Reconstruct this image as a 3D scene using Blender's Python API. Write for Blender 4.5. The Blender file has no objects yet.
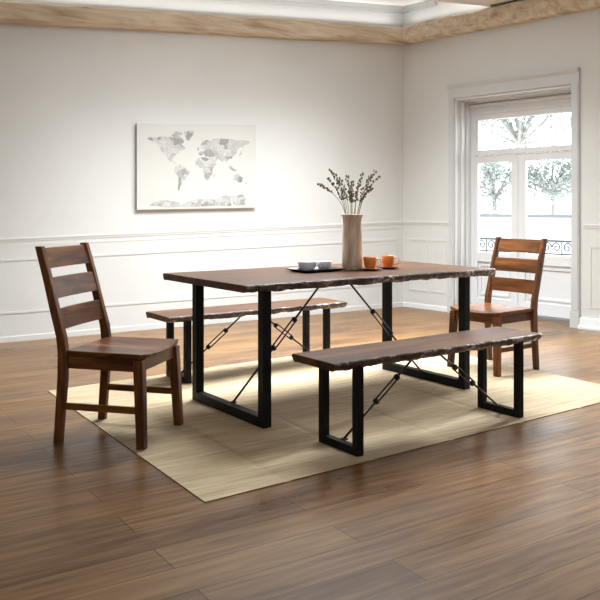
import bpy, bmesh, math, random
from mathutils import Vector, Matrix, noise
PI = math.pi
sc = bpy.context.scene
COL = sc.collection

# ------------------------------------------------------------------ helpers
def new_obj(name, bm, mats, parent=None, smooth=False, bevel=0.0, angle=35):
    bmesh.ops.recalc_face_normals(bm, faces=bm.faces)
    me = bpy.data.meshes.new(name)
    bm.to_mesh(me); bm.free()
    if not isinstance(mats, (list, tuple)): mats = [mats]
    for m in mats: me.materials.append(m)
    if smooth:
        for p in me.polygons: p.use_smooth = True
    o = bpy.data.objects.new(name, me); COL.objects.link(o)
    if parent: o.parent = parent
    if bevel:
        b = o.modifiers.new('bevel', 'BEVEL'); b.width = bevel; b.segments = 2
        b.limit_method = 'ANGLE'; b.angle_limit = math.radians(30)
    return o

def tag(o, label, cat, group=None):
    o['label'] = label; o['category'] = cat
    if group: o['group'] = group
    return o

def thing(name, label, cat, loc=(0, 0, 0), rz=0.0, group=None):
    o = bpy.data.objects.new(name, None); COL.objects.link(o)
    o.empty_display_size = 0.1
    o.location = loc; o.rotation_euler = (0, 0, rz)
    return tag(o, label, cat, group)

def struct(name, bm, m, parent=None, **k):
    o = new_obj(name, bm, m, parent, **k)
    if not parent: o['kind'] = 'structure'
    return o

def copy_tree(o, parent=None):
    c = o.copy(); COL.objects.link(c)
    c.parent = parent
    for ch in list(o.children): copy_tree(ch, c)
    return c

def hexa(bm, pts, mi=0):
    """8 points: bottom loop 0-3, top loop 4-7"""
    v = [bm.verts.new(p) for p in pts]
    for f in ((3, 2, 1, 0), (4, 5, 6, 7), (0, 1, 5, 4), (1, 2, 6, 5), (2, 3, 7, 6), (3, 0, 4, 7)):
        bm.faces.new([v[i] for i in f]).material_index = mi
    return v

def box(bm, x0, x1, y0, y1, z0, z1, fn=None, mi=0):
    fn = fn or (lambda x, y, z: (x, y, z))
    P = [(x0, y0, z0), (x1, y0, z0), (x1, y1, z0), (x0, y1, z0), (x0, y0, z1), (x1, y0, z1), (x1, y1, z1), (x0, y1, z1)]
    return hexa(bm, [fn(*p) for p in P], mi)

def loft(bm, loops, closed=True, caps=True, mi=0, ring=False):
    R = [[bm.verts.new(p) for p in L] for L in loops]
    n = len(R[0])
    cnt = len(R) if ring else len(R) - 1
    for a in range(cnt):
        b = (a + 1) % len(R)
        for i in range(n if closed else n - 1):
            j = (i + 1) % n
            bm.faces.new((R[a][i], R[a][j], R[b][j], R[b][i])).material_index = mi
    if caps and not ring:
        bm.faces.new(R[0][::-1]).material_index = mi
        bm.faces.new(R[-1]).material_index = mi
    return R

def rect8(cx, cy, z, wx, wy, c=0.004):
    a, b = wx / 2, wy / 2
    return [(cx + x, cy + y, z) for x, y in ((-a + c, -b), (a - c, -b), (a, -b + c), (a, b - c), (a - c, b), (-a + c, b), (-a, b - c), (-a, -b + c))]

def lathe(bm, prof, n=32, centre=(0, 0), z0=0, rib=None):
    loops = []
    for r, z in prof:
        L = []
        for i in range(n):
            a = 2 * PI * i / n
            rr = r + (rib(a, z) if rib else 0)
            L.append((centre[0] + rr * math.cos(a), centre[1] + rr * math.sin(a), z0 + z))
        loops.append(L)
    return loft(bm, loops)

def tube(bm, pts, r, n=8, ring=False, mi=0):
    pts = [Vector(p) for p in pts]
    rs = r if isinstance(r, (list, tuple)) else [r] * len(pts)
    loops = []
    m = len(pts)
    up = None
    for i, p in enumerate(pts):
        if ring: t = pts[(i + 1) % m] - pts[i - 1]
        else: t = pts[min(i + 1, m - 1)] - pts[max(i - 1, 0)]
        t.normalize()
        if up is None:
            up = Vector((0, 0, 1)) if abs(t.z) < .9 else Vector((1, 0, 0))
        s = t.cross(up); s.normalize()
        up = s.cross(t); up.normalize()
        loops.append([p + (s * math.cos(2 * PI * k / n) + up * math.sin(2 * PI * k / n)) * rs[i] for k in range(n)])
    return loft(bm, loops, ring=ring, mi=mi)

# ------------------------------------------------------------------ materials
class NT:
    def __init__(s, name):
        s.m = bpy.data.materials.new(name); s.m.use_nodes = True
        s.t = s.m.node_tree; s.t.nodes.clear()
        s.out = s.n('ShaderNodeOutputMaterial')
    def n(s, k, **kw):
        x = s.t.nodes.new(k)
        for a, b in kw.items():
            if hasattr(x, a): setattr(x, a, b)
            else: x.inputs[a].default_value = b
        return x
    def l(s, a, ao, b, bi): s.t.links.new(a.outputs[ao], b.inputs[bi])
    def coords(s, scale=(1, 1, 1), rot=(0, 0, 0), kind='Object'):
        c = s.n('ShaderNodeTexCoord'); m = s.n('ShaderNodeMapping')
        m.inputs['Scale'].default_value = scale; m.inputs['Rotation'].default_value = rot
        s.l(c, kind, m, 'Vector'); return m
    def ramp(s, stops, interp='LINEAR'):
        r = s.n('ShaderNodeValToRGB'); e = r.color_ramp.elements
        r.color_ramp.interpolation = interp
        while len(e) < len(stops): e.new(.5)
        for i, (p, c) in enumerate(stops):
            e[i].position = p; e[i].color = (*c, 1)
        return r
    def bsdf(s, **kw):
        b = s.n('ShaderNodeBsdfPrincipled')
        for k, v in kw.items(): b.inputs[k].default_value = v
        s.l(b, 0, s.out, 0); return b
    def bump(s, src, so, b, strength, dist=.01):
        u = s.n('ShaderNodeBump'); u.inputs['Strength'].default_value = strength; u.inputs['Distance'].default_value = dist
        s.l(src, so, u, 'Height'); s.l(u, 0, b, 'Normal')

def lin(r, g, b):
    f = lambda c: (c / 255 / 12.92) if c / 255 <= .04045 else ((c / 255 + .055) / 1.055) ** 2.4
    return (f(r), f(g), f(b))

def paint(name, col, rough=.6, mottled=.03):
    t = NT(name); m = t.coords((1, 1, 1))
    nz = t.n('ShaderNodeTexNoise'); nz.inputs['Scale'].default_value = 1.3; nz.inputs['Detail'].default_value = 4
    t.l(m, 0, nz, 'Vector')
    c1 = tuple(c * (1 - mottled) for c in col); c2 = tuple(min(1, c * (1 + mottled)) for c in col)
    r = t.ramp([(.35, c1), (.65, c2)]); t.l(nz, 0, r, 0)
    b = t.bsdf(Roughness=rough); t.l(r, 0, b, 'Base Color'); return t.m

def wood(name, axis, dark, mid, light, rough=.38, scale=1.0, spec=.25):
    t = NT(name)
    st = [9.0 * scale] * 3; st['xyz'.index(axis)] = .9 * scale
    m = t.coords(tuple(st))
    oi = t.n('ShaderNodeObjectInfo')
    off = t.n('ShaderNodeVectorMath', operation='ADD'); t.l(m, 0, off, 0)
    mul = t.n('ShaderNodeMath', operation='MULTIPLY'); mul.inputs[1].default_value = 37.0
    t.l(oi, 'Random', mul, 0); t.l(mul, 0, off, 1)
    n1 = t.n('ShaderNodeTexNoise'); n1.inputs['Scale'].default_value = 1.6; n1.inputs['Detail'].default_value = 5; n1.inputs['Distortion'].default_value = .9
    n2 = t.n('ShaderNodeTexNoise'); n2.inputs['Scale'].default_value = 9; n2.inputs['Detail'].default_value = 3
    t.l(off, 0, n1, 'Vector'); t.l(off, 0, n2, 'Vector')
    r = t.ramp([(.28, dark), (.5, mid), (.74, light)]); t.l(n1, 0, r, 0)
    mx = t.n('ShaderNodeMixRGB', blend_type='MULTIPLY'); mx.inputs[0].default_value = .55
    r2 = t.ramp([(.3, (.45, .42, .4)), (.6, (1, 1, 1))]); t.l(n2, 0, r2, 0)
    t.l(r, 0, mx, 1); t.l(r2, 0, mx, 2)
    b = t.bsdf(Roughness=rough); b.inputs['Specular IOR Level'].default_value = spec
    t.l(mx, 0, b, 'Base Color'); t.bump(n2, 0, b, .12, .004)
    return t.m

M = {}
M['wall'] = paint('warm white wall paint', (.655, .65, .63), .7, .02)
M['wall_dark'] = paint('taupe wall paint', (.16, .14, .12), .8, .02)
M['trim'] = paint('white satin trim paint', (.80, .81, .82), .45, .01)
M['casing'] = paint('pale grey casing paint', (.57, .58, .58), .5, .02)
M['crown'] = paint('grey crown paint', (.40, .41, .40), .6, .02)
M['ceil'] = paint('white ceiling paint', (.86, .85, .83), .8, .01)
W_D, W_M, W_L = lin(42, 24, 13), lin(102, 60, 29), lin(150, 94, 46)
for a in 'xyz':
    M['walnut_' + a] = wood('brown stained wood grain ' + a, a, W_D, W_M, W_L)
M['top'] = wood('walnut slab', 'x', lin(52, 31, 18), lin(92, 59, 36), lin(120, 82, 52), .4, .8, .22)
M['black'] = None
t = NT('black powder coated steel'); b = t.bsdf(**{'Base Color': (.004, .004, .0045, 1), 'Roughness': .5}); b.inputs['Specular IOR Level'].default_value = .18; M['black'] = t.m
t = NT('dark iron rod'); t.bsdf(**{'Base Color': (.02, .018, .017, 1), 'Roughness': .35, 'Metallic': .6}); M['iron'] = t.m

# rough bark on the live edges
t = NT('live edge bark'); m = t.coords((1, 1.6, 1.6))
n1 = t.n('ShaderNodeTexNoise'); n1.inputs['Scale'].default_value = 24; n1.inputs['Detail'].default_value = 5; n1.inputs['Distortion'].default_value = 1.2
n2 = t.n('ShaderNodeTexNoise'); n2.inputs['Scale'].default_value = 7; n2.inputs['Detail'].default_value = 2
t.l(m, 0, n1, 'Vector'); t.l(m, 0, n2, 'Vector')
mm = t.n('ShaderNodeMath', operation='MULTIPLY'); t.l(n1, 0, mm, 0); t.l(n2, 0, mm, 1)
r = t.ramp([(.16, lin(38, 22, 17)), (.26, lin(78, 50, 40)), (.31, lin(112, 86, 78)), (.38, lin(190, 178, 174))]); t.l(mm, 0, r, 0)
b = t.bsdf(Roughness=.42); t.l(r, 0, b, 'Base Color'); t.bump(n1, 0, b, .8, .012); M['bark'] = t.m

# floor planks, running with the back wall
ANG = math.atan2(.548, .8366)
t = NT('worn oak floor planks'); m = t.coords((1, 1, 1), (0, 0, -ANG))
br = t.n('ShaderNodeTexBrick', offset=.37, squash=1.0)
br.inputs['Color1'].default_value = (.32, .32, .32, 1); br.inputs['Color2'].default_value = (.75, .75, .75, 1)
br.inputs['Mortar'].default_value = (.2, .2, .2, 1)
br.inputs['Scale'].default_value = 1.0; br.inputs['Mortar Size'].default_value = .0022
br.inputs['Brick Width'].default_value = 1.7; br.inputs['Row Height'].default_value = .17; br.inputs['Bias'].default_value = 0
t.l(m, 0, br, 'Vector')
m2 = t.coords((1.1, 16, 1), (0, 0, -ANG))
g = t.n('ShaderNodeTexNoise'); g.inputs['Scale'].default_value = 2.2; g.inputs['Detail'].default_value = 6; g.inputs['Distortion'].default_value = .4
# rotate first, stretch after
mr = t.coords((1, 1, 1), (0, 0, -ANG)); ms = t.n('ShaderNodeMapping'); ms.inputs['Scale'].default_value = (1.2, 15, 1)
t.l(mr, 0, ms, 'Vector'); t.l(ms, 0, g, 'Vector')
w = t.n('ShaderNodeTexNoise'); w.inputs['Scale'].default_value = 1.5; w.inputs['Detail'].default_value = 5
ms2 = t.n('ShaderNodeMapping'); ms2.inputs['Scale'].default_value = (.5, 1.6, 1); t.l(mr, 0, ms2, 'Vector'); t.l(ms2, 0, w, 'Vector')
a1 = t.n('ShaderNodeMath', operation='MULTIPLY'); a1.inputs[1].default_value = .26; t.l(br, 0, a1, 0)
a2 = t.n('ShaderNodeMath', operation='MULTIPLY_ADD'); a2.inputs[1].default_value = .58; t.l(g, 0, a2, 0); t.l(a1, 0, a2, 2)
a3 = t.n('ShaderNodeMath', operation='MULTIPLY_ADD'); a3.inputs[1].default_value = .45; t.l(w, 0, a3, 0); t.l(a2, 0, a3, 2)
r = t.ramp([(.34, lin(44, 26, 13)), (.58, lin(103, 71, 41)), (.84, lin(152, 117, 76))]); t.l(a3, 0, r, 0)
mo = t.n('ShaderNodeMixRGB', blend_type='MULTIPLY'); t.l(br, 'Fac', mo, 0); t.l(r, 0, mo, 1); mo.inputs[2].default_value = (.45, .42, .4, 1)
b = t.bsdf(Roughness=.42); t.l(mo, 0, b, 'Base Color')
rr = t.ramp([(.3, (.25, .25, .25)), (.7, (.42, .42, .42))]); t.l(w, 0, rr, 0); t.l(rr, 0, b, 'Roughness')
b.inputs['Specular IOR Level'].default_value = .22
t.bump(a3, 0, b, .15, .004); M['floor'] = t.m

# rug
t = NT('woven beige rug'); m = t.coords((1, 1, 1))
n1 = t.n('ShaderNodeTexNoise'); n1.inputs['Scale'].default_value = 2.5; n1.inputs['Detail'].default_value = 6
ms = t.n('ShaderNodeMapping'); ms.inputs['Scale'].default_value = (1.2, 14, 1); mr = t.coords((1, 1, 1), (0, 0, -ANG)); t.l(mr, 0, ms, 'Vector'); t.l(ms, 0, n1, 'Vector')
n2 = t.n('ShaderNodeTexNoise'); n2.inputs['Scale'].default_value = 180; t.l(m, 0, n2, 'Vector')
r = t.ramp([(.3, lin(172, 150, 118)), (.7, lin(204, 186, 154))]); t.l(n1, 0, r, 0)
b = t.bsdf(Roughness=.85); t.l(r, 0, b, 'Base Color'); t.bump(n2, 0, b, .25, .003); M['rug'] = t.m
t = NT('shaded rug side'); t.bsdf(**{'Base Color': (*lin(104, 82, 58), 1), 'Roughness': .9}); M['rug_side_shade'] = t.m  # dark tone paints the shade on the rug's thin side

# rough timber ceiling beam
t = NT('weathered timber'); m = t.coords((1, 1, 1), (0, 0, -ANG)); ms = t.n('ShaderNodeMapping'); ms.inputs['Scale'].default_value = (1.2, 5, 9); t.l(m, 0, ms, 'Vector')
n1 = t.n('ShaderNodeTexNoise'); n1.inputs['Scale'].default_value = 1.8; n1.inputs['Detail'].default_value = 7; n1.inputs['Distortion'].default_value = .8; t.l(ms, 0, n1, 'Vector')
r = t.ramp([(.28, lin(170, 150, 126)), (.5, lin(208, 192, 168)), (.75, lin(228, 216, 196))]); t.l(n1, 0, r, 0)
vo = t.n('ShaderNodeTexVoronoi'); vo.inputs['Scale'].default_value = 1.1; t.l(ms, 0, vo, 'Vector')
rk = t.ramp([(.05, (.35, .3, .25)), (.1, (1, 1, 1))]); t.l(vo, 0, rk, 0)
mx = t.n('ShaderNodeMixRGB', blend_type='MULTIPLY'); mx.inputs[0].default_value = .8; t.l(r, 0, mx, 1); t.l(rk, 0, mx, 2)
b = t.bsdf(Roughness=.8); t.l(mx, 0, b, 'Base Color'); t.bump(n1, 0, b, .5, .02); M['beam'] = t.m

# glass that lets daylight through
t = NT('clear window glass'); tr = t.n('ShaderNodeBsdfTransparent'); gl = t.n('ShaderNodeBsdfGlossy'); gl.inputs['Roughness'].default_value = .02
fr = t.n('ShaderNodeFresnel'); fr.inputs[0].default_value = 1.35; mx = t.n('ShaderNodeMixShader')
t.l(fr, 0, mx, 0); t.l(tr, 0, mx, 1); t.l(gl, 0, mx, 2); t.l(mx, 0, t.out, 0); M['glass'] = t.m

# vase
t = NT('pale streaked clay'); m = t.coords((9, 9, 2.2))
n1 = t.n('ShaderNodeTexNoise'); n1.inputs['Scale'].default_value = 3; n1.inputs['Detail'].default_value = 5; n1.inputs['Distortion'].default_value = .6; t.l(m, 0, n1, 'Vector')
r = t.ramp([(.3, lin(186, 160, 136)), (.5, lin(212, 190, 168)), (.72, lin(228, 210, 192))]); t.l(n1, 0, r, 0)
b = t.bsdf(Roughness=.55); t.l(r, 0, b, 'Base Color'); t.bump(n1, 0, b, .25, .004); M['clay'] = t.m
M['bud'] = paint('dry olive buds', lin(124, 116, 96), .8, .3)
M['stem'] = paint('dry brown stem', lin(150, 130, 104), .8, .15)
M['orange'] = paint('orange glaze', lin(236, 146, 62), .25, .04)
M['cream'] = paint('cream glaze', lin(232, 214, 190), .25, .03)
M['saucer'] = paint('dark orange brown glaze', lin(120, 58, 26), .22, .08)
M['stone'] = paint('speckled grey white stoneware', lin(240, 240, 242), .4, .04)
M['tray'] = paint('dark slate tray', lin(44, 40, 42), .35, .1)
M['canvas'] = paint('off white canvas', lin(202, 200, 195), .8, .015)
M['canvas_side'] = paint('grey canvas edge', lin(150, 146, 142), .8, .02)
t = NT('grey printed collage'); m = t.coords((1, 1, 1))
vo = t.n('ShaderNodeTexVoronoi', distance='CHEBYCHEV'); vo.inputs['Scale'].default_value = 17; t.l(m, 0, vo, 'Vector')
sp = t.n('ShaderNodeSeparateColor'); t.l(vo, 'Color', sp, 0)
r = t.ramp([(.0, lin(142, 140, 138)), (.25, lin(172, 170, 168)), (.7, lin(200, 197, 194)), (1, lin(184, 181, 178))]); t.l(sp, 0, r, 0)
nz = t.n('ShaderNodeTexNoise'); nz.inputs['Scale'].default_value = 60; nz.inputs['Detail'].default_value = 3; t.l(m, 0, nz, 'Vector')
rn = t.ramp([(.35, (.72, .72, .72)), (.6, (1, 1, 1))]); t.l(nz, 0, rn, 0)
mx = t.n('ShaderNodeMixRGB', blend_type='MULTIPLY'); mx.inputs[0].default_value = .8; t.l(r, 0, mx, 1); t.l(rn, 0, mx, 2)
b = t.bsdf(Roughness=.8); t.l(mx, 0, b, 'Base Color'); M['print'] = t.m
M['print_dark'] = paint('dark grey print', lin(118, 114, 112), .8, .2)
M['leaf'] = paint('haze pale leaves', lin(166, 172, 168), .7, .1)  # haze and overexposed daylight are put into this pale leaf tone
M['bark_tree'] = paint('tree bark', lin(160, 158, 154), .9, .08)
M['render'] = paint('white masonry', (.80, .80, .80), .8, .02)
M['coping'] = paint('grey coping stone', lin(120, 125, 128), .8, .04)
M['gravel'] = paint('pale gravel', (.70, .70, .68), .9, .08)
M['railing'] = paint('grey painted iron', lin(70, 76, 80), .5, .02)
M['sill'] = paint('grey metal threshold', lin(130, 130, 128), .5, .03)
M['brass'] = paint('steel handle', lin(150, 150, 150), .3, .02)

# ------------------------------------------------------------------ the room
CX, CY = 1.205, 9.294                       # corner where the two walls meet
BD = (-.8366, -.548); BN = (.548, -.8366)   # along the back wall (to the left), into the room
RD = (.6739, -.7389); RN = (-.7389, -.6739) # along the door wall (to the right), into the room
SLOPE = .0226
def BW(s, d, z):                            # old house: mouldings and ceiling fall a little to the left
    return (CX + s * BD[0] + d * BN[0], CY + s * BD[1] + d * BN[1], z * (1 - SLOPE * s))
def RW(t, d, z):
    return (CX + t * RD[0] + d * RN[0], CY + t * RD[1] + d * RN[1], z)
def prof(bm, fn, a0, a1, pts, mi=0, n=1):   # extrude a (d, z) profile along a wall
    loft(bm, [[fn(a0 + (a1 - a0) * i / n, d, z) for d, z in pts] for i in range(n + 1)], mi=mi)

bm = bmesh.new(); box(bm, -9, 9, -2.5, 11.5, -.12, 0); struct('floor', bm, M['floor'])
bm = bmesh.new(); box(bm, -.6, 8.6, -.32, 0, 0, 3.6, BW); struct('wall_back', bm, M['wall'])

T0, T1, ZT = .744, 2.134, 2.36              # doorway
U0, U1 = 2.58, 4.7                         # second tall opening, past the right of the frame
bm = bmesh.new()
DEP = -.36
box(bm, 0, T0, DEP, 0, 0, 3.6, RW); box(bm, T0, T1, DEP, 0, ZT, 3.6, RW)
box(bm, T1, U0, DEP, 0, 0, 3.6, RW); box(bm, U0, U1, DEP, 0, ZT, 3.6, RW); box(bm, U1, 8.5, DEP, 0, 0, 3.6, RW)
struct('wall_right', bm, M['wall'])

# ceiling: flat, falling towards the door wall's right part; carried along the room
bm = bmesh.new()
def zc(t):
    if t < .45: return 3.49
    if t > 1.25: return 3.275
    k = (t - .45) / .8
    return 3.49 - .215 * (k ** 1.4)
ts = [-.3, .0, .45, .55, .65, .75, .85, .95, 1.05, 1.15, 1.25, 2, 4, 8.6]
CEIL_GAP = (1.15, 2.75, 1.2, 4.0)                  # added ceiling gap for the fill lamp: along the door wall, into the room
def ceil_strip(ts, ds):
    loops = []
    for tt in ts:
        L = []
        for d in ds:
            # d is measured away from the door wall, parallel to the back wall
            x, y = CX + tt * RD[0] + d * BD[0], CY + tt * RD[1] + d * BD[1]
            L.append((x, y, zc(tt) * (1 - SLOPE * max(0, d))))
        loops.append(L + [(p[0], p[1], p[2] + .15) for p in L[::-1]])
    loft(bm, loops)
ceil_strip(ts, (-.3, 0, CEIL_GAP[2]))
ceil_strip(ts, (CEIL_GAP[3], 5, 8.7))
ceil_strip([q for q in ts if q < CEIL_GAP[0]] + [CEIL_GAP[0]], (CEIL_GAP[2], 2, CEIL_GAP[3]))
ceil_strip([CEIL_GAP[1], 4, 6, 8.7], (CEIL_GAP[2], 2, CEIL_GAP[3]))
struct('ceiling', bm, M['ceil'])

bm = bmesh.new(); box(bm, 8.4, 8.6, -.3, 8.6, 0, 4.6, BW); struct('wall_left', bm, M['wall_dark'])
FW = (3.2, 7.6, .95, 2.5)                   # unseen opening behind the camera, added for soft frontal light
bm = bmesh.new(); box(bm, -2.5, FW[0], 8.3, 8.5, 0, 4.2, BW); box(bm, FW[1], 8.6, 8.3, 8.5, 0, 4.2, BW)
box(bm, FW[0], FW[1], 8.3, 8.5, 0, FW[2], BW); box(bm, FW[0], FW[1], 8.3, 8.5, FW[3], 4.6, BW); struct('wall_front', bm, M['wall_dark'])

# timber beams
def beam(name, fn, a0, a1, z0, z1, dep, seed):
    bm = bmesh.new(); n = 46; loops = []
    for i in range(n + 1):
        a = a0 + (a1 - a0) * i / n
        w = lambda k: noise.noise((a * 1.3, k * 7.1 + seed, 0)) * .012 + noise.noise((a * 4.5, k * 3.3 + seed, 5)) * .006
        d0 = dep + w(1); d1 = dep + w(2)
        loops.append([fn(a, -.01, z0), fn(a, d0 - .03, z0 + w(3)), fn(a, d0, z0 + .028 + w(3)), fn(a, d1, z1 - .02 + w(4)), fn(a, d1 - .02, z1 + w(4)), fn(a, -.01, z1)])
    loft(bm, loops); return struct(name, bm, M['beam'])
beam('trim_1', BW, -.02, 8.2, 3.055, 3.245, .13, 1)
beam('trim_2', RW, .02, 6.5, 3.045, 3.245, .14, 9)
# crown moulding on the back wall and the first stretch of the door wall
bm = bmesh.new()
P = [(-.01, 3.43), (.03, 3.43), (.05, 3.46), (.10, 3.485), (.10, 3.53), (-.01, 3.53)]
prof(bm, BW, 0, 8.2, P); prof(bm, RW, 0, .5, [(d, z) for d, z in P])
struct('trim_3', bm, M['crown'])

# wainscot mouldings
def rails(bm, fn, a0, a1):
    prof(bm, fn, a0, a1, [(-.005, .962), (.004, .962), (.005, .975), (.008, .985), (.009, .994), (.007, 1.0), (-.005, 1.0)])
def panel(bm, fn, a0, a1, z0, z1, w=.022, d=.005):
    for (b0, b1, c0, c1) in ((a0, a1, z1 - w, z1), (a0, a1, z0, z0 + w), (a0, a0 + w, z0 + w, z1 - w), (a1 - w, a1, z0 + w, z1 - w)):
        box(bm, b0, b1, -.005, d, c0, c1, fn)
bm = bmesh.new(); rails(bm, BW, 0, 8.2); prof(bm, BW, .0, 8.2, [(-.005, .918), (.003, .918), (.003, .93), (-.005, .93)])
panel(bm, BW, .10, 8.0, .27, .80); struct('trim_4', bm, M['wall'])
bm = bmesh.new(); rails(bm, RW, 0, .67); rails(bm, RW, 2.26, U0 - .1); panel(bm, RW, .09, .36, .2, .80); panel(bm, RW, .42, .63, .2, .80)
panel(bm, RW, 2.31, 2.48, .2, .80); struct('trim_5', bm, M['wall'])
bm = bmesh.new(); prof(bm, BW, 0, 8.2, [(-.005, 0), (.006, 0), (.006, .05), (.003, .055), (-.005, .055)]); struct('baseboard_back', bm, M['wall'])
bm = bmesh.new(); prof(bm, RW, 0, .67, [(-.005, 0), (.006, 0), (.006, .05), (.003, .055), (-.005, .055)])
prof(bm, RW, 2.22, U0 - .1, [(-.005, 0), (.05, 0), (.05, .02), (.03, .035), (.024, .10), (-.005, .11)]); struct('baseboard_right', bm, M['trim'])

# door casing
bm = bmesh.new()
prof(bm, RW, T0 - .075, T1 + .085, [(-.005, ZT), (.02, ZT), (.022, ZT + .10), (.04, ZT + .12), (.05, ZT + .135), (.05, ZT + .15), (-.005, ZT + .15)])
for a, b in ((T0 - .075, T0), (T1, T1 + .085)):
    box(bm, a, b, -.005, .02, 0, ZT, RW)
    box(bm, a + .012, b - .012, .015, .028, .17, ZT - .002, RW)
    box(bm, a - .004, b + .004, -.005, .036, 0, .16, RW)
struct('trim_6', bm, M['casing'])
# deep panelled reveal
bm = bmesh.new()
for a, b, (c, d) in ((T0, T0 + .012, (-.03, -.005)), (T0, T0 + .016, (-.15, -.11)), (T0, T0 + .022, (-.26, -.20))):
    box(bm, a, b, c, d, 0, ZT, RW)
    box(bm, T1 - (b - a), T1, c, d, 0, ZT, RW)
    box(bm, a, T1, c, d, ZT - (b - a) * 2, ZT, RW)
struct('trim_7', bm, M['trim'])

# french door with transom
DP = -.33                                    # plane of the door, behind the wall face
door = bpy.data.objects.new('door_1', None); COL.objects.link(door); door['kind'] = 'structure'
F0, F1 = -.34, -.27
G0, G1, GM0, GM1 = .84, 2.02, 1.273, 1.443   # glass limits
bm = bmesh.new()
box(bm, T0, G0 - .03, F0, F1, 0, ZT, RW); box(bm, G1 + .03, T1, F0, F1, 0, ZT, RW)
box(bm, G0 - .03, G1 + .03, F0, F1, 2.13, ZT, RW)
box(bm, G0 - .03, G1 + .03, F0, F1 + .01, 1.74, 1.795, RW)
box(bm, G0 - .06, G1 + .06, F0, F1 + .02, 2.19, 2.215, RW); box(bm, G0 - .08, G1 + .08, F0, F1 + .035, 2.27, 2.30, RW)
box(bm, G0 - .03, G0, F0, F1 - .02, 1.795, 2.13, RW); box(bm, G1, G1 + .03, F0, F1 - .02, 1.795, 2.13, RW)
struct('door_frame', bm, M['trim'], door)
bm = bmesh.new(); box(bm, G0, G1, F0 + .03, F0 + .036, 1.795, 2.13, RW); struct('transom_pane', bm, M['glass'], door)
def leaf(a0, a1, g0, g1, handle):
    bm = bmesh.new(); L0, L1 = F0 + .01, F1 - .01
    box(bm, a0, g0, L0, L1, .035, 1.735, RW); box(bm, g1, a1, L0, L1, .035, 1.735, RW)
    box(bm, g0, g1, L0, L1, 1.655, 1.735, RW); box(bm, g0, g1, L0, L1, .56, .66, RW); box(bm, g0, g1, L0, L1, .035, .16, RW)
    box(bm, g0, g1, L0 + .015, L1 - .025, .16, .56, RW)
    lf = struct('door_leaf', bm, M['trim'], door)
    bm = bmesh.new(); panel(bm, lambda a, d, z: RW(a, d + L1 - .03, z), g0 + .025, g1 - .025, .19, .53, .02, .018)
    struct('panel_moulding', bm, M['trim'], lf)
    bm = bmesh.new(); box(bm, g0, g1, L0 + .02, L0 + .026, .66, 1.655, RW); struct('pane', bm, M['glass'], lf)
    if handle:
        bm = bmesh.new(); x, y, z = RW(handle, L1, 1.0)
        box(bm, handle - .014, handle + .014, L1, L1 + .006, .92, 1.06, RW)
        tube(bm, [RW(handle, L1, 1.0), RW(handle, L1 + .045, 1.0), RW(handle - .10, L1 + .045, 1.0)], .007)
        struct('handle', bm, M['brass'], lf)
leaf(G0 - .03, 1.355, G0, GM0, 0)
leaf(1.361, G1 + .03, GM1, G1, 0)
bm = bmesh.new(); box(bm, T0, T1, -.36, -.20, 0, .03, RW); box(bm, T0, T1, F0 - .01, F1 + .03, .03, .036, RW); struct('threshold', bm, M['sill'], door)
# frame of the second tall opening
bm = bmesh.new()
for a, b in ((U0, U0 + .07), (U1 - .07, U1), ((U0 + U1) / 2 - .05, (U0 + U1) / 2 + .05)): box(bm, a, b, F0, F1, 0, ZT, RW)
box(bm, U0, U1, F0, F1, ZT - .07, ZT, RW); box(bm, U0, U1, F0, F1, 1.74, 1.80, RW)
box(bm, U0 - .06, U0, -.005, .02, 0, ZT + .1, RW); box(bm, U1, U1 + .08, -.005, .02, 0, ZT + .1, RW)
struct('window_1', bm, M['trim'])

# ------------------------------------------------------------------ rug
RT = .004
RUG = [(-.376, 3.145), (2.118, 4.982), (.88, 6.93), (-1.60, 5.04)]
def make_rug():
    n, mrows = 400, 30
    bm = bmesh.new()
    def P(i, j):
        u, v = i / n, j / mrows
        a = Vector(RUG[0]) * (1 - u) + Vector(RUG[1]) * u; b = Vector(RUG[3]) * (1 - u) + Vector(RUG[2]) * u
        return a * (1 - v) + b * v, u, v
    cre = [.13, .29, .46, .63, .80]
    top, bot = [], []
    for i in range(n + 1):
        ct, cb = [], []
        for j in range(mrows + 1):
            p, u, v = P(i, j)
            z = RT
            for k, c in enumerate(cre):
                z -= .0024 * math.exp(-((u - c + .004 * math.sin(v * 5 + k)) / .006) ** 2)
            ct.append(bm.verts.new((p.x, p.y, z))); cb.append(bm.verts.new((p.x, p.y, .0005)))
        top.append(ct); bot.append(cb)
    for i in range(n):
        for j in range(mrows):
            bm.faces.new((top[i][j], top[i + 1][j], top[i + 1][j + 1], top[i][j + 1]))
    def side(a, b):
        for k in range(len(a) - 1): bm.faces.new((a[k], a[k + 1], b[k + 1], b[k])).material_index = 1
    side(top[0], bot[0]); side(top[-1], bot[-1]); side([r[0] for r in top], [r[0] for r in bot]); side([r[-1] for r in top], [r[-1] for r in bot])
    bm.faces.new([bot[0][0], bot[0][-1], bot[-1][-1], bot[-1][0]])
    o = new_obj('area_rug', bm, [M['rug'], M['rug_side_shade']])
    tag(o, 'large beige woven rug with fold creases lying under the dining set', 'rug')
    return o
make_rug()

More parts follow.
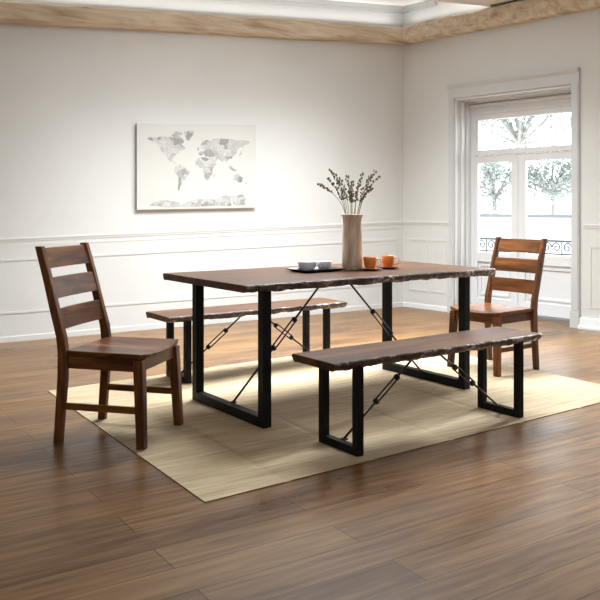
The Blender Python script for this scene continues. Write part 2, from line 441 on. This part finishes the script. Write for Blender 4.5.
# ------------------------------------------------------------------ live-edge table and benches
def live_board(L, W, z0, z1, seed, amp):
    """slab along local x; front (-y) and back (+y) edges keep their wavy bark"""
    bm = bmesh.new(); n = int(L * 90); T = z1 - z0
    def nz(x, k, f): return noise.noise((x * f, k * 5.7 + seed, seed * .37))
    loops = []
    for i in range(n + 1):
        x = -L / 2 + L * i / n
        loop = []
        e = min(1, (n - i) / 3, i / 3)
        for sgn in (-1, 1):
            k = 10 if sgn < 0 else 40
            base = W / 2 + nz(x, k, 2.2) * amp + nz(x, k + 1, 7) * amp * .35
            up = base - .006 + nz(x, k + 2, 22) * .002
            mid = base + .004 + nz(x, k + 3, 18) * .006 + nz(x, k + 7, 55) * .003
            low = base - .004 + nz(x, k + 4, 16) * .009 + nz(x, k + 8, 48) * .004
            zb = z0 + nz(x, k + 5, 10) * .007 + nz(x, k + 9, 40) * .004 - .004
            pts = [(up, z1), (mid, z1 - T * .28 + nz(x, k + 6, 30) * .003), (low, z0 + T * .3), (base - .016 + nz(x, k + 11, 14) * .008, zb), (base - .05, z0)]
            if sgn < 0: front = [(x, -a, b) for a, b in pts]
            else: back = [(x, a, b) for a, b in pts]
        loops.append(front + back[::-1])
    R = loft(bm, loops)
    bm.faces.ensure_lookup_table()
    per = len(loops[0])
    for idx, f in enumerate(bm.faces):
        if idx < (len(loops) - 1) * per:
            k = idx % per
            f.material_index = 1 if k in (0, 1, 2, 3, 5, 6, 7, 8) else 0
    for f in bm.faces: f.smooth = f.material_index == 1
    return bm

def make_set(name, label, cat, loc, rz, L, W, H, T, ins, sp, a, seed, amp, group=None, topname='tabletop'):
    root = thing(name, label, cat, (loc[0], loc[1], 0), rz, group)
    H = H
    new_obj(topname, live_board(L, W, H - T, H, seed, amp), [M['top'], M['bark']], root, bevel=0)
    z0 = RT + .0004
    xo = L / 2 - ins
    for s in (-1, 1):
        bm = bmesh.new()
        x0, x1 = sorted((s * xo, s * (xo - a)))
        y = sp / 2
        # closed U frame welded from square tube
        outer = [(-y, z0), (y, z0), (y, H - T), (-y, H - T)]
        inner = [(-y + a, z0 + a), (y - a, z0 + a), (y - a, H - T - .012), (-y + a, H - T - .012)]
        rings = []
        for x in (x0, x1):
            rings.append(([bm.verts.new((x, p, q)) for p, q in outer], [bm.verts.new((x, p, q)) for p, q in inner]))
        for i in range(4):
            j = (i + 1) % 4
            bm.faces.new((rings[0][0][i], rings[0][0][j], rings[0][1][j], rings[0][1][i]))
            bm.faces.new((rings[1][0][i], rings[1][0][j], rings[1][1][j], rings[1][1][i]))
            bm.faces.new((rings[0][0][i], rings[0][0][j], rings[1][0][j], rings[1][0][i]))
            bm.faces.new((rings[0][1][i], rings[0][1][j], rings[1][1][j], rings[1][1][i]))
        leg = new_obj('leg_frame', bm, M['black'], root, bevel=.003)
        for yy in (-.035, .035):                                # bolt heads on the foot bar
            bm = bmesh.new(); bx_ = s * (xo - a)
            tube(bm, [(bx_, yy, z0 + a * .5), (bx_ - s * .006, yy, z0 + a * .5)], .007, 6)
            new_obj('bolt', bm, M['iron'], leg)
        # tie rod with turnbuckle, from the foot bar up to the middle of the underside
        A = Vector((s * (xo - a - .004), 0, z0 + a + .006)); B = Vector((s * .085 * L / 1.9, 0, H - T - .012))
        D = (B - A); n_ = D.normalized(); ln = D.length
        side = Vector((0, 1, 0)); r = .0066 if L > 1.7 else .006
        c0, c1 = A + n_ * ln * .42, A + n_ * ln * (.65 if L > 1.7 else .70)
        bm = bmesh.new(); tube(bm, [A - n_ * .012, c0 + n_ * .012], r); new_obj('tie_rod', bm, M['iron'], root, smooth=True)
        bm = bmesh.new(); box(bm, A.x - .012, A.x + .012, -.014, .014, z0 + a - .001, z0 + a + .006); new_obj('rod_foot', bm, M['iron'], root)
        bm = bmesh.new(); tube(bm, [c1 - n_ * .012, B + n_ * .006], r); rod = new_obj('tie_rod', bm, M['iron'], root, smooth=True)
        bm = bmesh.new()
        w = .020 if L > 1.7 else .018
        nn = side.cross(n_)
        for sg in (-1, 1):
            tube(bm, [c0 + nn * w * .86 * sg + side * w * .3 * sg, c1 + nn * w * .86 * sg + side * w * .3 * sg], r * .75)
        for c, dr in ((c0, 1), (c1, -1)):
            tube(bm, [c - n_ * .016 * dr, c - n_ * .008 * dr, c + n_ * .004 * dr, c + n_ * .012 * dr], [r * 1.5, w * .95, w * .95, w * .5], 10)
        new_obj('turnbuckle', bm, M['iron'], rod)
        bm = bmesh.new()
        box(bm, B.x - .03, B.x + .03, -.02, .02, H - T - .006, H - T - .0005)
        tube(bm, [(B.x, -.014, H - T - .014), (B.x, .014, H - T - .014)], .009, 8)
        new_obj('rod_bracket', bm, M['iron'], root)
    return root
TC, TR = (.219, 4.955), .6235
make_set('dining_table', 'long dark walnut live-edge dining table on black steel frames in the centre', 'table', TC, TR, 1.897, .934, .772, .038, .157, .788, .053, 3.1, .015)
make_set('bench', 'live-edge bench in the foreground, in front of the dining table', 'bench', (.666, 4.176), .6226, 1.492, .326, .457, .036, .147, .302, .040, 8.4, .014, 'live-edge benches beside the table', 'seat')
make_set('bench', 'live-edge bench behind the dining table, nearest the back wall', 'bench', (-.3486, 5.6883), .6062, 1.466, .345, .457, .036, .139, .306, .042, 15.2, .010, 'live-edge benches beside the table', 'seat')

# ------------------------------------------------------------------ chairs
def make_chair(label, loc, rz, drop, size=1.0):
    """drop: (rear right, rear left, front right, front left) legs standing off the rug reach the floor"""
    g = RT + .0005
    root = thing('dining_chair', label, 'chair', (loc[0], loc[1], 0), rz, 'ladder-back chairs at the table ends')
    root.scale = (size, size, size)
    d, wf, wr, wt, lean, Ht, zs = .4476, .4222, .4328, .425, .1076, .962, .455
    z_foot = lambda off: (0.0008 if off else g)
    for i, s in enumerate((-1, 1)):
        # rear leg runs up into the raked back post
        y0 = s * wr / 2; bm = bmesh.new()
        zf = z_foot(drop[i])
        path = [(-d / 2, zf, .042), (-d / 2 + .012, .16, .045), (-d / 2 + .024, .32, .048), (-d / 2 + .026, .44, .050), (-d / 2 + .016, .52, .048), (-d / 2 - .018, .64, .045), (-d / 2 - .06, .80, .042), (-d / 2 - lean, Ht, .038)]
        loops = []
        for x, z, w in path:
            k = z / Ht
            loops.append(rect8(x, y0 * (1 - k) + s * wt / 2 * k, z, w, .034, .004))
        loft(bm, loops); new_obj('back_post', bm, M['walnut_z'], root)
        y1 = s * wf / 2; bm = bmesh.new(); zf = z_foot(drop[2 + i])
        loft(bm, [rect8(d / 2, y1 + s * .006, zf, .042, .042), rect8(d / 2 - .012, y1 - s * .004, .25, .047, .047), rect8(d / 2 - .022, y1 - s * .012, .424, .05, .05)])
        new_obj('leg', bm, M['walnut_z'], root)
        bm = bmesh.new()
        xr, xf = -d / 2 + .016, d / 2 - .008
        hexa(bm, [(xr, y0 - .009, .165), (xf, y1 - .009, .165), (xf, y1 + .009, .165), (xr, y0 + .009, .165), (xr, y0 - .009, .198), (xf, y1 - .009, .198), (xf, y1 + .009, .198), (xr, y0 + .009, .198)])
        new_obj('stretcher', bm, M['walnut_x'], root, bevel=.003)
        bm = bmesh.new()
        box(bm, -d / 2 + .045, d / 2 - .045, s * (wf / 2 - .012) - .011, s * (wf / 2 - .012) + .011, .365, .424)
        new_obj('apron', bm, M['walnut_x'], root, bevel=.002)
    for xx in (d / 2 - .022, -d / 2 + .028):
        bm = bmesh.new(); box(bm, xx - .011, xx + .011, -wf / 2 + .03, wf / 2 - .03, .365, .424)
        new_obj('apron', bm, M['walnut_y'], root, bevel=.002)
    # saddle seat
    bm = bmesh.new(); nu, nv = 26, 26; sw = .466; xb, xf = -.196, .238
    top = []; bot = []
    for i in range(nu + 1):
        u = i / nu; rt = []; rb = []
        for j in range(nv + 1):
            v = j / nv * 2 - 1
            xfr = xf - .020 * v * v
            x = xb + (xfr - xb) * u
            half = sw / 2 * (1 - .045 * (1 - u)) - .012 * max(0, u - .85) / .15 * 0
            y = v * half
            dish = .013 * (1 - v * v) * math.sin(PI * min(1, .12 + u * .72)) 
            roll = .012 * max(0, (u - .82) / .18) ** 2 * (1 - v * v)
            z = zs - dish - roll
            rt.append(bm.verts.new((x, y, z)))
            ed = max(abs(v), 2 * abs(u - .5)) ** 8
            rb.append(bm.verts.new((xb + (x - xb) * .985 + .002, y * .975, .424 + .004 * ed)))
        top.append(rt); bot.append(rb)
    for i in range(nu):
        for j in range(nv):
            bm.faces.new((top[i][j], top[i + 1][j], top[i + 1][j + 1], top[i][j + 1])); bm.faces.new((bot[i][j], bot[i][j + 1], bot[i + 1][j + 1], bot[i + 1][j]))
    def sd(a, b):
        for k in range(len(a) - 1): bm.faces.new((a[k], a[k + 1], b[k + 1], b[k]))
    sd(top[0], bot[0]); sd(top[-1], bot[-1]); sd([r[0] for r in top], [r[0] for r in bot]); sd([r[-1] for r in top], [r[-1] for r in bot])
    new_obj('seat', bm, M['walnut_x'], root, bevel=.004)
    # three wide slats, slightly bowed
    def post_x(z): return -d / 2 + .026 - (z - .47) / (Ht - .47) * (lean + .026) + (.012 * math.sin(PI * (z - .47) / (Ht - .47)))
    for z0, z1 in ((.552, .654), (.704, .806), (.852, .952)):
        bm = bmesh.new(); loops = []
        n = 12
        for i in range(n + 1):
            v = i / n * 2 - 1; y = v * (wt / 2 - .010); bow = -.012 * (1 - v * v)
            xa, xb2 = post_x(z0) + bow, post_x(z1) + bow
            loops.append([(xa - .009, y, z0), (xa + .009, y, z0), (xb2 + .009, y, z1), (xb2 - .009, y, z1)])
        loft(bm, loops); new_obj('slat', bm, M['walnut_y'], root, bevel=.003)
    return root
make_chair('brown wooden ladder-back chair at the left end of the table', (-.926, 4.105), -.2591, (1, 0, 0, 0), 1.012)
make_chair('brown wooden ladder-back chair at the right end of the table, by the glazed door', (1.402, 5.765), 3.7922, (1, 1, 0, 0), .975)

# ------------------------------------------------------------------ things on the table
TZ = .7722
cs, sn = math.cos(TR), math.sin(TR)
# vase
VX, VY = .332, 5.04
vase = thing('vase', 'tall pale clay vase with a flared rim standing on the table', 'vase', (VX, VY, TZ))
bm = bmesh.new()
pr = [(.0, 0), (.058, 0), (.064, .006), (.066, .04), (.065, .12), (.062, .22), (.059, .29), (.059, .315), (.064, .334), (.073, .348), (.072, .352), (.062, .341), (.054, .32), (.053, .30), (.056, .2), (.058, .03), (.0, .02)]
lathe(bm, [(max(r, .0004), z) for r, z in pr], 40, rib=lambda a, z: .0008 * math.sin(9 * a) if z < .34 else 0)
new_obj('body', bm, M['clay'], vase, smooth=True)

# dried sprigs
rnd = random.Random(5)
def px2(px, py, Y=5.07): return Vector(((px - 300) / 794.3 * Y, Y, 1.1759 + (206 - py) / 794.3 * Y))
tips = [(319, 184, 'L'), (330, 171, 'l'), (327, 178, 'l'), (335, 174, 'l'), (340, 178, 'l'), (347, 176, 'l'), (352, 182, 'l'), (350, 190, 'l'),
        (362, 174, 'r'), (360, 184, 'r'), (371, 176, 'r'), (376, 171, 'r'), (380, 176, 'R'), (372, 188, 'r')]
for k, (tx, ty, gp) in enumerate(tips):
    tip = px2(tx, ty, 5.07 + rnd.uniform(-.09, .09)); base = Vector((VX + rnd.uniform(-.02, .02), VY + rnd.uniform(-.02, .02), TZ + .06))
    lab = {'L': 'dried budded sprig drooping furthest left out of the pale vase', 'R': 'dried budded sprig leaning furthest right out of the pale vase',
           'l': 'dried olive-grey budded sprig in the left bunch of the pale vase', 'r': 'dried olive-grey budded sprig in the right bunch of the pale vase'}[gp]
    root = thing('dried_sprig', lab, 'dried flowers', base, 0, 'dried sprigs in the vase')
    neck = Vector((VX, VY, TZ + .36)) + Vector(((tip.x - VX) * .28, (tip.y - VY) * .28, 0))
    neck.x = VX + max(-.045, min(.045, neck.x - VX)); neck.y = VY + max(-.045, min(.045, neck.y - VY))
    mid = neck.lerp(tip, .55) + Vector(((neck.x - tip.x) * .12, 0, .015))
    pts = []
    ctrl = [base, neck, mid, tip]
    for i in range(3):
        for q in range(6):
            f = q / 6; p0 = ctrl[max(i - 1, 0)]; p1 = ctrl[i]; p2 = ctrl[i + 1]; p3 = ctrl[min(i + 2, 3)]
            pts.append(.5 * ((2 * p1) + (p2 - p0) * f + (2 * p0 - 5 * p1 + 4 * p2 - p3) * f * f + (3 * p1 - p0 - 3 * p2 + p3) * f ** 3))
    pts.append(tip)
    # the stem widens around the rim only as far as the vase allows
    loc = [p - base for p in pts]
    bm = bmesh.new(); tube(bm, loc, [.0022 - .0012 * i / len(loc) for i in range(len(loc))], 6); new_obj('stem', bm, M['stem'], root)
    bm = bmesh.new(); nb = 19
    for b_ in range(nb):
        f = (.50 if gp != 'L' else .72) + (.50 if gp != 'L' else .28) * b_ / (nb - 1); f = min(.999, f)
        i = int(f * (len(loc) - 1)); p = loc[i].lerp(loc[min(i + 1, len(loc) - 1)], f * (len(loc) - 1) - i)
        off = Vector((rnd.uniform(-1, 1), rnd.uniform(-1, 1), rnd.uniform(-.3, .8))).normalized() * rnd.uniform(.004, .014)
        bmesh.ops.create_icosphere(bm, subdivisions=1, radius=rnd.uniform(.0050, .0078), matrix=Matrix.Translation(p + off) @ Matrix.Diagonal((1, 1, 1.35, 1)))
    new_obj('buds', bm, M['bud'], root, smooth=True)

# tray with two bowls
TXY = (.100, 4.925)
tray = thing('tray', 'dark rectangular tray with upturned rim holding two bowls', 'tray', (*TXY, TZ), TR + .02)
tray.scale = (.93, .93, 1)
bm = bmesh.new()
def rr(hx, hy, z): return rect8(0, 0, z, hx * 2, hy * 2, .012)
loft(bm, [rr(.135, .082, 0), rr(.150, .097, .004), rr(.176, .120, .017), rr(.178, .122, .019), rr(.172, .116, .019), rr(.148, .094, .0075), rr(.01, .01, .0072)])
new_obj('tray_body', bm, M['tray'], tray)
def bowl(label, x, y, r, h):
    root = thing('bowl', label, 'bowl', (x, y, TZ + .0078), 0, 'small bowls on the tray')
    bm = bmesh.new()
    pr = [(.0004, .0), (r * .62, 0), (r * .66, .004), (r * .82, h * .22), (r * .93, h * .6), (r, h), (r * .975, h + .001), (r * .88, h * .62), (r * .74, h * .30), (r * .4, h * .16), (.0004, h * .14)]
    lathe(bm, pr, 40, rib=lambda a, z: .0011 * math.sin(14 * a) if .01 < z < h - .002 else 0)
    new_obj('bowl_body', bm, M['stone'], root, smooth=True)
bowl('wide ribbed grey-white bowl, left one on the dark tray', .046, 4.955, .061, .050)
bowl('smaller ribbed grey-white bowl, right one on the dark tray', .152, 5.02, .050, .048)

# cups on saucers
def cup(label, slabel, x, y, ang):
    so = thing('saucer', slabel, 'saucer', (x, y, TZ), 0, 'saucers under the cups')
    bm = bmesh.new()
    lathe(bm, [(.0004, .0), (.040, 0), (.045, .003), (.075, .012), (.0765, .0135), (.074, .0145), (.045, .0065), (.03, .006), (.0004, .006)], 40)
    new_obj('saucer_body', bm, M['saucer'], so, smooth=True)
    c = thing('cup', label, 'cup', (x, y, TZ + .0068), ang, 'orange cups on saucers')
    bm = bmesh.new(); h = .077
    lathe(bm, [(.0004, 0), (.026, 0), (.029, .003), (.034, .014), (.040, .04), (.0455, h), (.0435, h + .001), (.039, .04), (.034, .016), (.026, .007), (.0004, .006)], 40)
    new_obj('cup_body', bm, M['orange'], c, smooth=True)
    bm = bmesh.new()
    pts = [(.040, 0, .060), (.052, 0, .066), (.066, 0, .062), (.071, 0, .048), (.066, 0, .032), (.053, 0, .022), (.037, 0, .020)]
    tube(bm, pts, .0042, 8); new_obj('handle', bm, M['cream'], c, smooth=True)
cup('orange coffee cup nearest the clay vase, handle to the right', 'brown saucer under the orange cup nearest the vase', .440, 4.985, -.1)
cup('orange coffee cup on the right, furthest from the clay vase', 'brown saucer under the right-hand orange cup', .568, 5.125, -.1)

# ------------------------------------------------------------------ world map canvas on the back wall
def back_pt(px, d=0.0):                      # run along the wall for an image column, used once to lay out the canvas
    k = (px - 300) / 794.3
    ax, ay = CX + d * BN[0], CY + d * BN[1]
    return (k * ay - ax) / (BD[0] - k * BD[1])
S0, S1 = 3.295, 2.006                        # left and right edge, measured from the corner
def cz(s, y): return 0
CD = .035
canvas = bpy.data.objects.new('map_canvas', None); COL.objects.link(canvas)
tag(canvas, 'wide pale canvas print of a grey world map hanging on the back wall', 'picture')
ZL0, ZL1, ZR0, ZR1 = 1.140, 1.951, 1.159, 2.012   # bottom/top height at the left and right ends
def CV(a, b, d):                             # a 0..1 left-right, b 0..1 top-down
    s = S0 + (S1 - S0) * a
    z0 = ZL0 + (ZR0 - ZL0) * a; z1 = ZL1 + (ZR1 - ZL1) * a
    return (CX + s * BD[0] + d * BN[0], CY + s * BD[1] + d * BN[1], z1 + (z0 - z1) * b)
org = Vector(CV(.5, 1, 0)); canvas.location = org
def cv(a, b, d): return Vector(CV(a, b, d)) - org
bm = bmesh.new()
v = hexa(bm, [cv(0, 1, .004), cv(1, 1, .004), cv(1, 1, CD), cv(0, 1, CD), cv(0, 0, .004), cv(1, 0, .004), cv(1, 0, CD), cv(0, 0, CD)])
bm.faces.ensure_lookup_table()
for i, f in enumerate(bm.faces):
    f.material_index = 0 if i == 4 else 1
new_obj('stretched_canvas', bm, [M['canvas'], M['canvas_side']], canvas)
X0, Y0, XW, YH = 66, 92, 478, 347
LAND = {
 'n': [(104,152),(118,146),(140,150),(165,140),(190,146),(205,132),(222,140),(236,150),(246,166),(234,172),(242,184),(252,190),(240,200),(226,206),(214,216),(204,226),(198,236),(206,244),(214,254),(206,252),(192,246),(182,236),(178,222),(164,214),(156,200),(150,182),(136,166),(118,160)],
 'i': [(205,128),(218,122),(236,126),(240,136),(226,140),(212,136)],
 'g': [(244,124),(262,118),(284,120),(284,132),(274,146),(262,162),(254,156),(250,140)],
 's': [(212,262),(226,258),(246,268),(258,278),(270,286),(262,300),(252,316),(240,328),(232,344),(226,366),(220,360),(222,336),(224,312),(212,294),(206,280)],
 'a': [(300,232),(318,228),(340,232),(358,236),(366,248),(376,258),(368,266),(360,280),(358,300),(346,318),(334,326),(326,312),(324,292),(318,274),(302,270),(290,260),(290,246)],
 'm': [(364,298),(370,294),(368,308),(362,314)],
 'e': [(302,216),(306,206),(318,204),(314,192),(306,182),(318,166),(334,156),(352,160),(372,152),(396,150),(420,152),(446,156),(470,158),(496,158),(516,162),(512,174),(496,178),(486,190),(474,186),(464,198),(458,214),(446,222),(440,234),(428,234),(420,244),(424,256),(414,244),(406,240),(400,252),(392,240),(380,234),(374,246),(362,250),(354,238),(344,226),(330,224),(326,212),(316,220)],
 'u': [(298,190),(304,184),(306,198),(298,202)],
 'j': [(476,206),(482,200),(484,214),(474,224),(470,220)],
 'd': [(426,262),(440,268),(456,280),(470,282),(466,288),(448,286),(430,276)],
 'o': [(446,314),(456,300),(468,298),(474,304),(480,296),(488,314),(484,332),(470,334),(460,324),(450,326)],
 'z': [(500,330),(506,338),(498,346)],
 'x': [(112,422),(130,410),(152,404),(178,402),(200,406),(226,412),(232,424),(262,408),(300,400),(338,396),(366,402),(396,390),(420,384),(452,388),(484,382),(502,398),(494,414),(506,428),(430,430),(300,431),(180,432)],
}
def wall_poly(bm, poly, d0, d1):
    lo = [bm.verts.new(cv((x - X0) / XW, (y - Y0) / YH, d0)) for x, y in poly]; hi = [bm.verts.new(cv((x - X0) / XW, (y - Y0) / YH, d1)) for x, y in poly]
    bm.faces.new(hi)
    for i in range(len(poly)):
        j = (i + 1) % len(poly); bm.faces.new((lo[i], lo[j], hi[j], hi[i]))
rnd = random.Random(3)
bm = bmesh.new()
for key, poly in LAND.items():
    out = []
    for i, p in enumerate(poly):
        q = poly[(i + 1) % len(poly)]
        out.append(p)
        if math.hypot(p[0] - q[0], p[1] - q[1]) > 9: out.append(((p[0] + q[0]) / 2 + rnd.uniform(-2.2, 2.2), (p[1] + q[1]) / 2 + rnd.uniform(-2.2, 2.2)))
    wall_poly(bm, out, CD - .0005, CD + .0008)
new_obj('printed_map', bm, M['print'], canvas)

# ------------------------------------------------------------------ outside the door
bm = bmesh.new()
box(bm, -30, 60, -60, -.36, -.2, -.06, lambda a, d, z: RW(a, d, z)); o = struct('garden_ground', bm, M['gravel'])
def GW(a, d, z): return RW(a, d, z)
bm = bmesh.new(); box(bm, -9, 14, -8.3, -8.0, -.06, .93, GW)
gw = thing('garden_wall', 'low white garden wall seen through the glazed door', 'wall'); new_obj('wall_body', bm, M['render'], gw)
bm = bmesh.new(); box(bm, -9, 14, -8.36, -7.94, .93, 1.0, GW); new_obj('coping', bm, M['coping'], gw)

rail = thing('balcony_railing', 'grey wrought iron railing with scrolls outside the glazed door', 'railing', RW(1.44, -.62, -.06))
ro = Vector(RW(1.44, -.62, -.06))
def RL(a, z): return Vector(RW(1.44 + a, -.62, z)) - ro
bm = bmesh.new(); tube(bm, [RL(-.95, .80), RL(.95, .80)], .012); new_obj('top_rail', bm, M['railing'], rail)
bm = bmesh.new(); tube(bm, [RL(-.95, .66), RL(.95, .66)], .008); new_obj('middle_rail', bm, M['railing'], rail)
bm = bmesh.new(); tube(bm, [RL(-.95, .08), RL(.95, .08)], .008); new_obj('lower_rail', bm, M['railing'], rail)
for i in range(9):
    a = -.95 + 1.9 * i / 8
    bm = bmesh.new(); tube(bm, [RL(a, -.06), RL(a, .80)], .007); new_obj('baluster', bm, M['railing'], rail)
for i in range(8):
    a = -.95 + 1.9 * (i + .5) / 8
    bm = bmesh.new()
    for sg in (-1, 1):
        pts = []
        for q in range(26):
            th = q / 25 * 2.6 * PI; r = .056 * (1 - q / 31)
            pts.append(RL(a + sg * (.055 - r * math.cos(th) * .9), .73 + r * math.sin(th) * 1.05))
        tube(bm, pts, .0075, 6)
    new_obj('scroll', bm, M['railing'], rail)

def tree(label, x, y, hgt, cz_, rx, rz_, seed, nleaf, lsz):
    rnd = random.Random(seed)
    root = thing('tree', label, 'tree', (x, y, -.06), 0, 'trees beyond the garden wall')
    bm = bmesh.new(); tube(bm, [(0, 0, 0), (.03, .02, cz_ * .4), (-.02, 0, cz_), (0, 0, hgt * .92)], [.13, .11, .07, .02], 8)
    blobs = []
    for k in range(20):
        a = rnd.uniform(0, 2 * PI); f = rnd.uniform(.25, .85); zz = cz_ + rnd.uniform(-.7, .8) * rz_
        c = Vector((math.cos(a) * rx * f, math.sin(a) * rx * f, zz)); blobs.append((c, rx * rnd.uniform(.3, .5)))
        tube(bm, [(0, 0, cz_ * .75), c * .6 + Vector((0, 0, cz_ * .3)), c], [.05, .03, .012], 6)
    new_obj('trunk', bm, M['bark_tree'], root)
    bm = bmesh.new()
    for k in range(nleaf):
        c, r = rnd.choice(blobs)
        dv = Vector((rnd.gauss(0, 1), rnd.gauss(0, 1), rnd.gauss(0, 1))).normalized() * r * rnd.uniform(.4, 1.05)
        p = c + dv; q = Vector((rnd.gauss(0, 1), rnd.gauss(0, 1), rnd.gauss(0, 1))).normalized(); w = q.cross(Vector((rnd.gauss(0, 1), .3, 1))).normalized()
        s = lsz * rnd.uniform(.6, 1.3)
        bm.faces.new([bm.verts.new(p + q * s), bm.verts.new(p + w * s * .5), bm.verts.new(p - q * s), bm.verts.new(p - w * s * .5)])
    new_obj('foliage', bm, M['leaf'], root)
tree('tall tree whose crown fills the transom of the glazed door', 6.35, 23.0, 5.6, 4.0, 1.7, 1.4, 1, 5200, .075)
tree('dense round tree seen through the right leaf of the glazed door', 11.3, 35.5, 3.9, 2.3, 1.5, 1.3, 2, 5200, .085)
tree('thin tree seen through the left leaf of the glazed door', 8.2, 33.5, 3.6, 2.1, 1.2, 1.2, 3, 3600, .08)

# ------------------------------------------------------------------ light
world = bpy.data.worlds.new('World'); sc.world = world; world.use_nodes = True
wt = world.node_tree; wt.nodes.clear()
wo = wt.nodes.new('ShaderNodeOutputWorld'); bg = wt.nodes.new('ShaderNodeBackground'); wt.links.new(bg.outputs[0], wo.inputs[0])
tc = wt.nodes.new('ShaderNodeTexCoord'); dt = wt.nodes.new('ShaderNodeVectorMath'); dt.operation = 'DOT_PRODUCT'
dt.inputs[1].default_value = (.70, .64, .30); wt.links.new(tc.outputs['Generated'], dt.inputs[0])
rp = wt.nodes.new('ShaderNodeValToRGB'); e = rp.color_ramp.elements
WORLD_DARK, WORLD_BRIGHT = 7.0, 18.0
mr = wt.nodes.new('ShaderNodeMapRange'); mr.inputs[1].default_value = -.1; mr.inputs[2].default_value = .75; mr.inputs[3].default_value = WORLD_DARK; mr.inputs[4].default_value = WORLD_BRIGHT
mr.interpolation_type = 'SMOOTHSTEP'
wt.links.new(dt.outputs['Value'], mr.inputs[0]); wt.links.new(mr.outputs[0], bg.inputs['Strength'])
bg.inputs[0].default_value = (.92, .975, 1, 1)
def sun(strength, az, el, angle):
    d = bpy.data.lights.new('sun', 'SUN'); d.energy = strength; d.angle = math.radians(angle); d.color = (1, .97, .92)
    o = bpy.data.objects.new('sun', d); COL.objects.link(o)
    v = Vector((math.cos(az) * math.cos(el), math.sin(az) * math.cos(el), math.sin(el)))
    o.rotation_euler = v.to_track_quat('Z', 'Y').to_euler(); o.location = v * 20
sun(6.0, math.radians(46), math.radians(24), 5)
def area(name, t0, t1, z0, z1, d, power, col=(1, 1, 1)):
    L = bpy.data.lights.new(name, 'AREA'); L.shape = 'RECTANGLE'; L.size = t1 - t0; L.size_y = z1 - z0; L.energy = power; L.color = col
    o = bpy.data.objects.new(name, L); COL.objects.link(o)
    o.location = RW((t0 + t1) / 2, d, (z0 + z1) / 2)
    n = Vector((RN[0], RN[1], -.15)); o.rotation_euler = (-n).to_track_quat('Z', 'Y').to_euler()

for L_ in ((T0, T1), (U0, U1)):
    before = set(bpy.data.lights)
    area('daylight_portal', L_[0], L_[1], 0, ZT, -.40, 1)
    for l_ in set(bpy.data.lights) - before: l_.cycles.is_portal = True

# fill lamp added in the ceiling gap; brightens wall, table and floor
L = bpy.data.lights.new('ceiling_fill', 'AREA'); L.shape = 'RECTANGLE'; L.size = CEIL_GAP[1] - CEIL_GAP[0]; L.size_y = CEIL_GAP[3] - CEIL_GAP[2]; L.energy = 470; L.spread = math.radians(117); L.color = (.91, .97, 1)
o = bpy.data.objects.new('ceiling_fill', L); COL.objects.link(o)
tm, dm = (CEIL_GAP[0] + CEIL_GAP[1]) / 2, (CEIL_GAP[2] + CEIL_GAP[3]) / 2
o.location = (CX + tm * RD[0] + dm * BD[0], CY + tm * RD[1] + dm * BD[1], 3.26); o.rotation_euler = (0, 0, math.atan2(RD[1], RD[0]))

# unseen fill lamps added above the beams to brighten the upper wall and ceiling
for fn, a0, a1, n_, e_ in ((BW, .15, 6.0, BN, 17), (RW, .15, 3.4, RN, 7)):
    L = bpy.data.lights.new('beam_fill', 'AREA'); L.shape = 'RECTANGLE'; L.size = a1 - a0; L.size_y = .05; L.energy = e_; L.color = (.97, .985, 1)
    o = bpy.data.objects.new('beam_fill', L); COL.objects.link(o)
    p0, p1 = Vector(fn(a0, .085, 3.275)), Vector(fn(a1, .085, 3.275)); o.location = (p0 + p1) / 2
    zx = (p1 - p0).normalized(); zz = Vector((-n_[0] * .12, -n_[1] * .12, -1)); zz = (zz - zx * zz.dot(zx)).normalized(); zy = zz.cross(zx)
    o.rotation_euler = Matrix((zx, zy, zz)).transposed().to_euler()

# ------------------------------------------------------------------ camera
cam = bpy.data.cameras.new('camera'); co = bpy.data.objects.new('camera', cam); COL.objects.link(co)
co.location = (0, 0, 1.1759); co.rotation_euler = (PI / 2, 0, 0)
cam.sensor_width = 36; cam.lens = 794.3 / 600 * 36; cam.shift_y = -94 / 600; cam.clip_end = 300
sc.camera = co
sc.view_settings.view_transform = 'Standard'; sc.view_settings.look = 'None'
sc.view_settings.exposure = -1.2; sc.view_settings.gamma = 1; sc.view_settings.use_curve_mapping = False
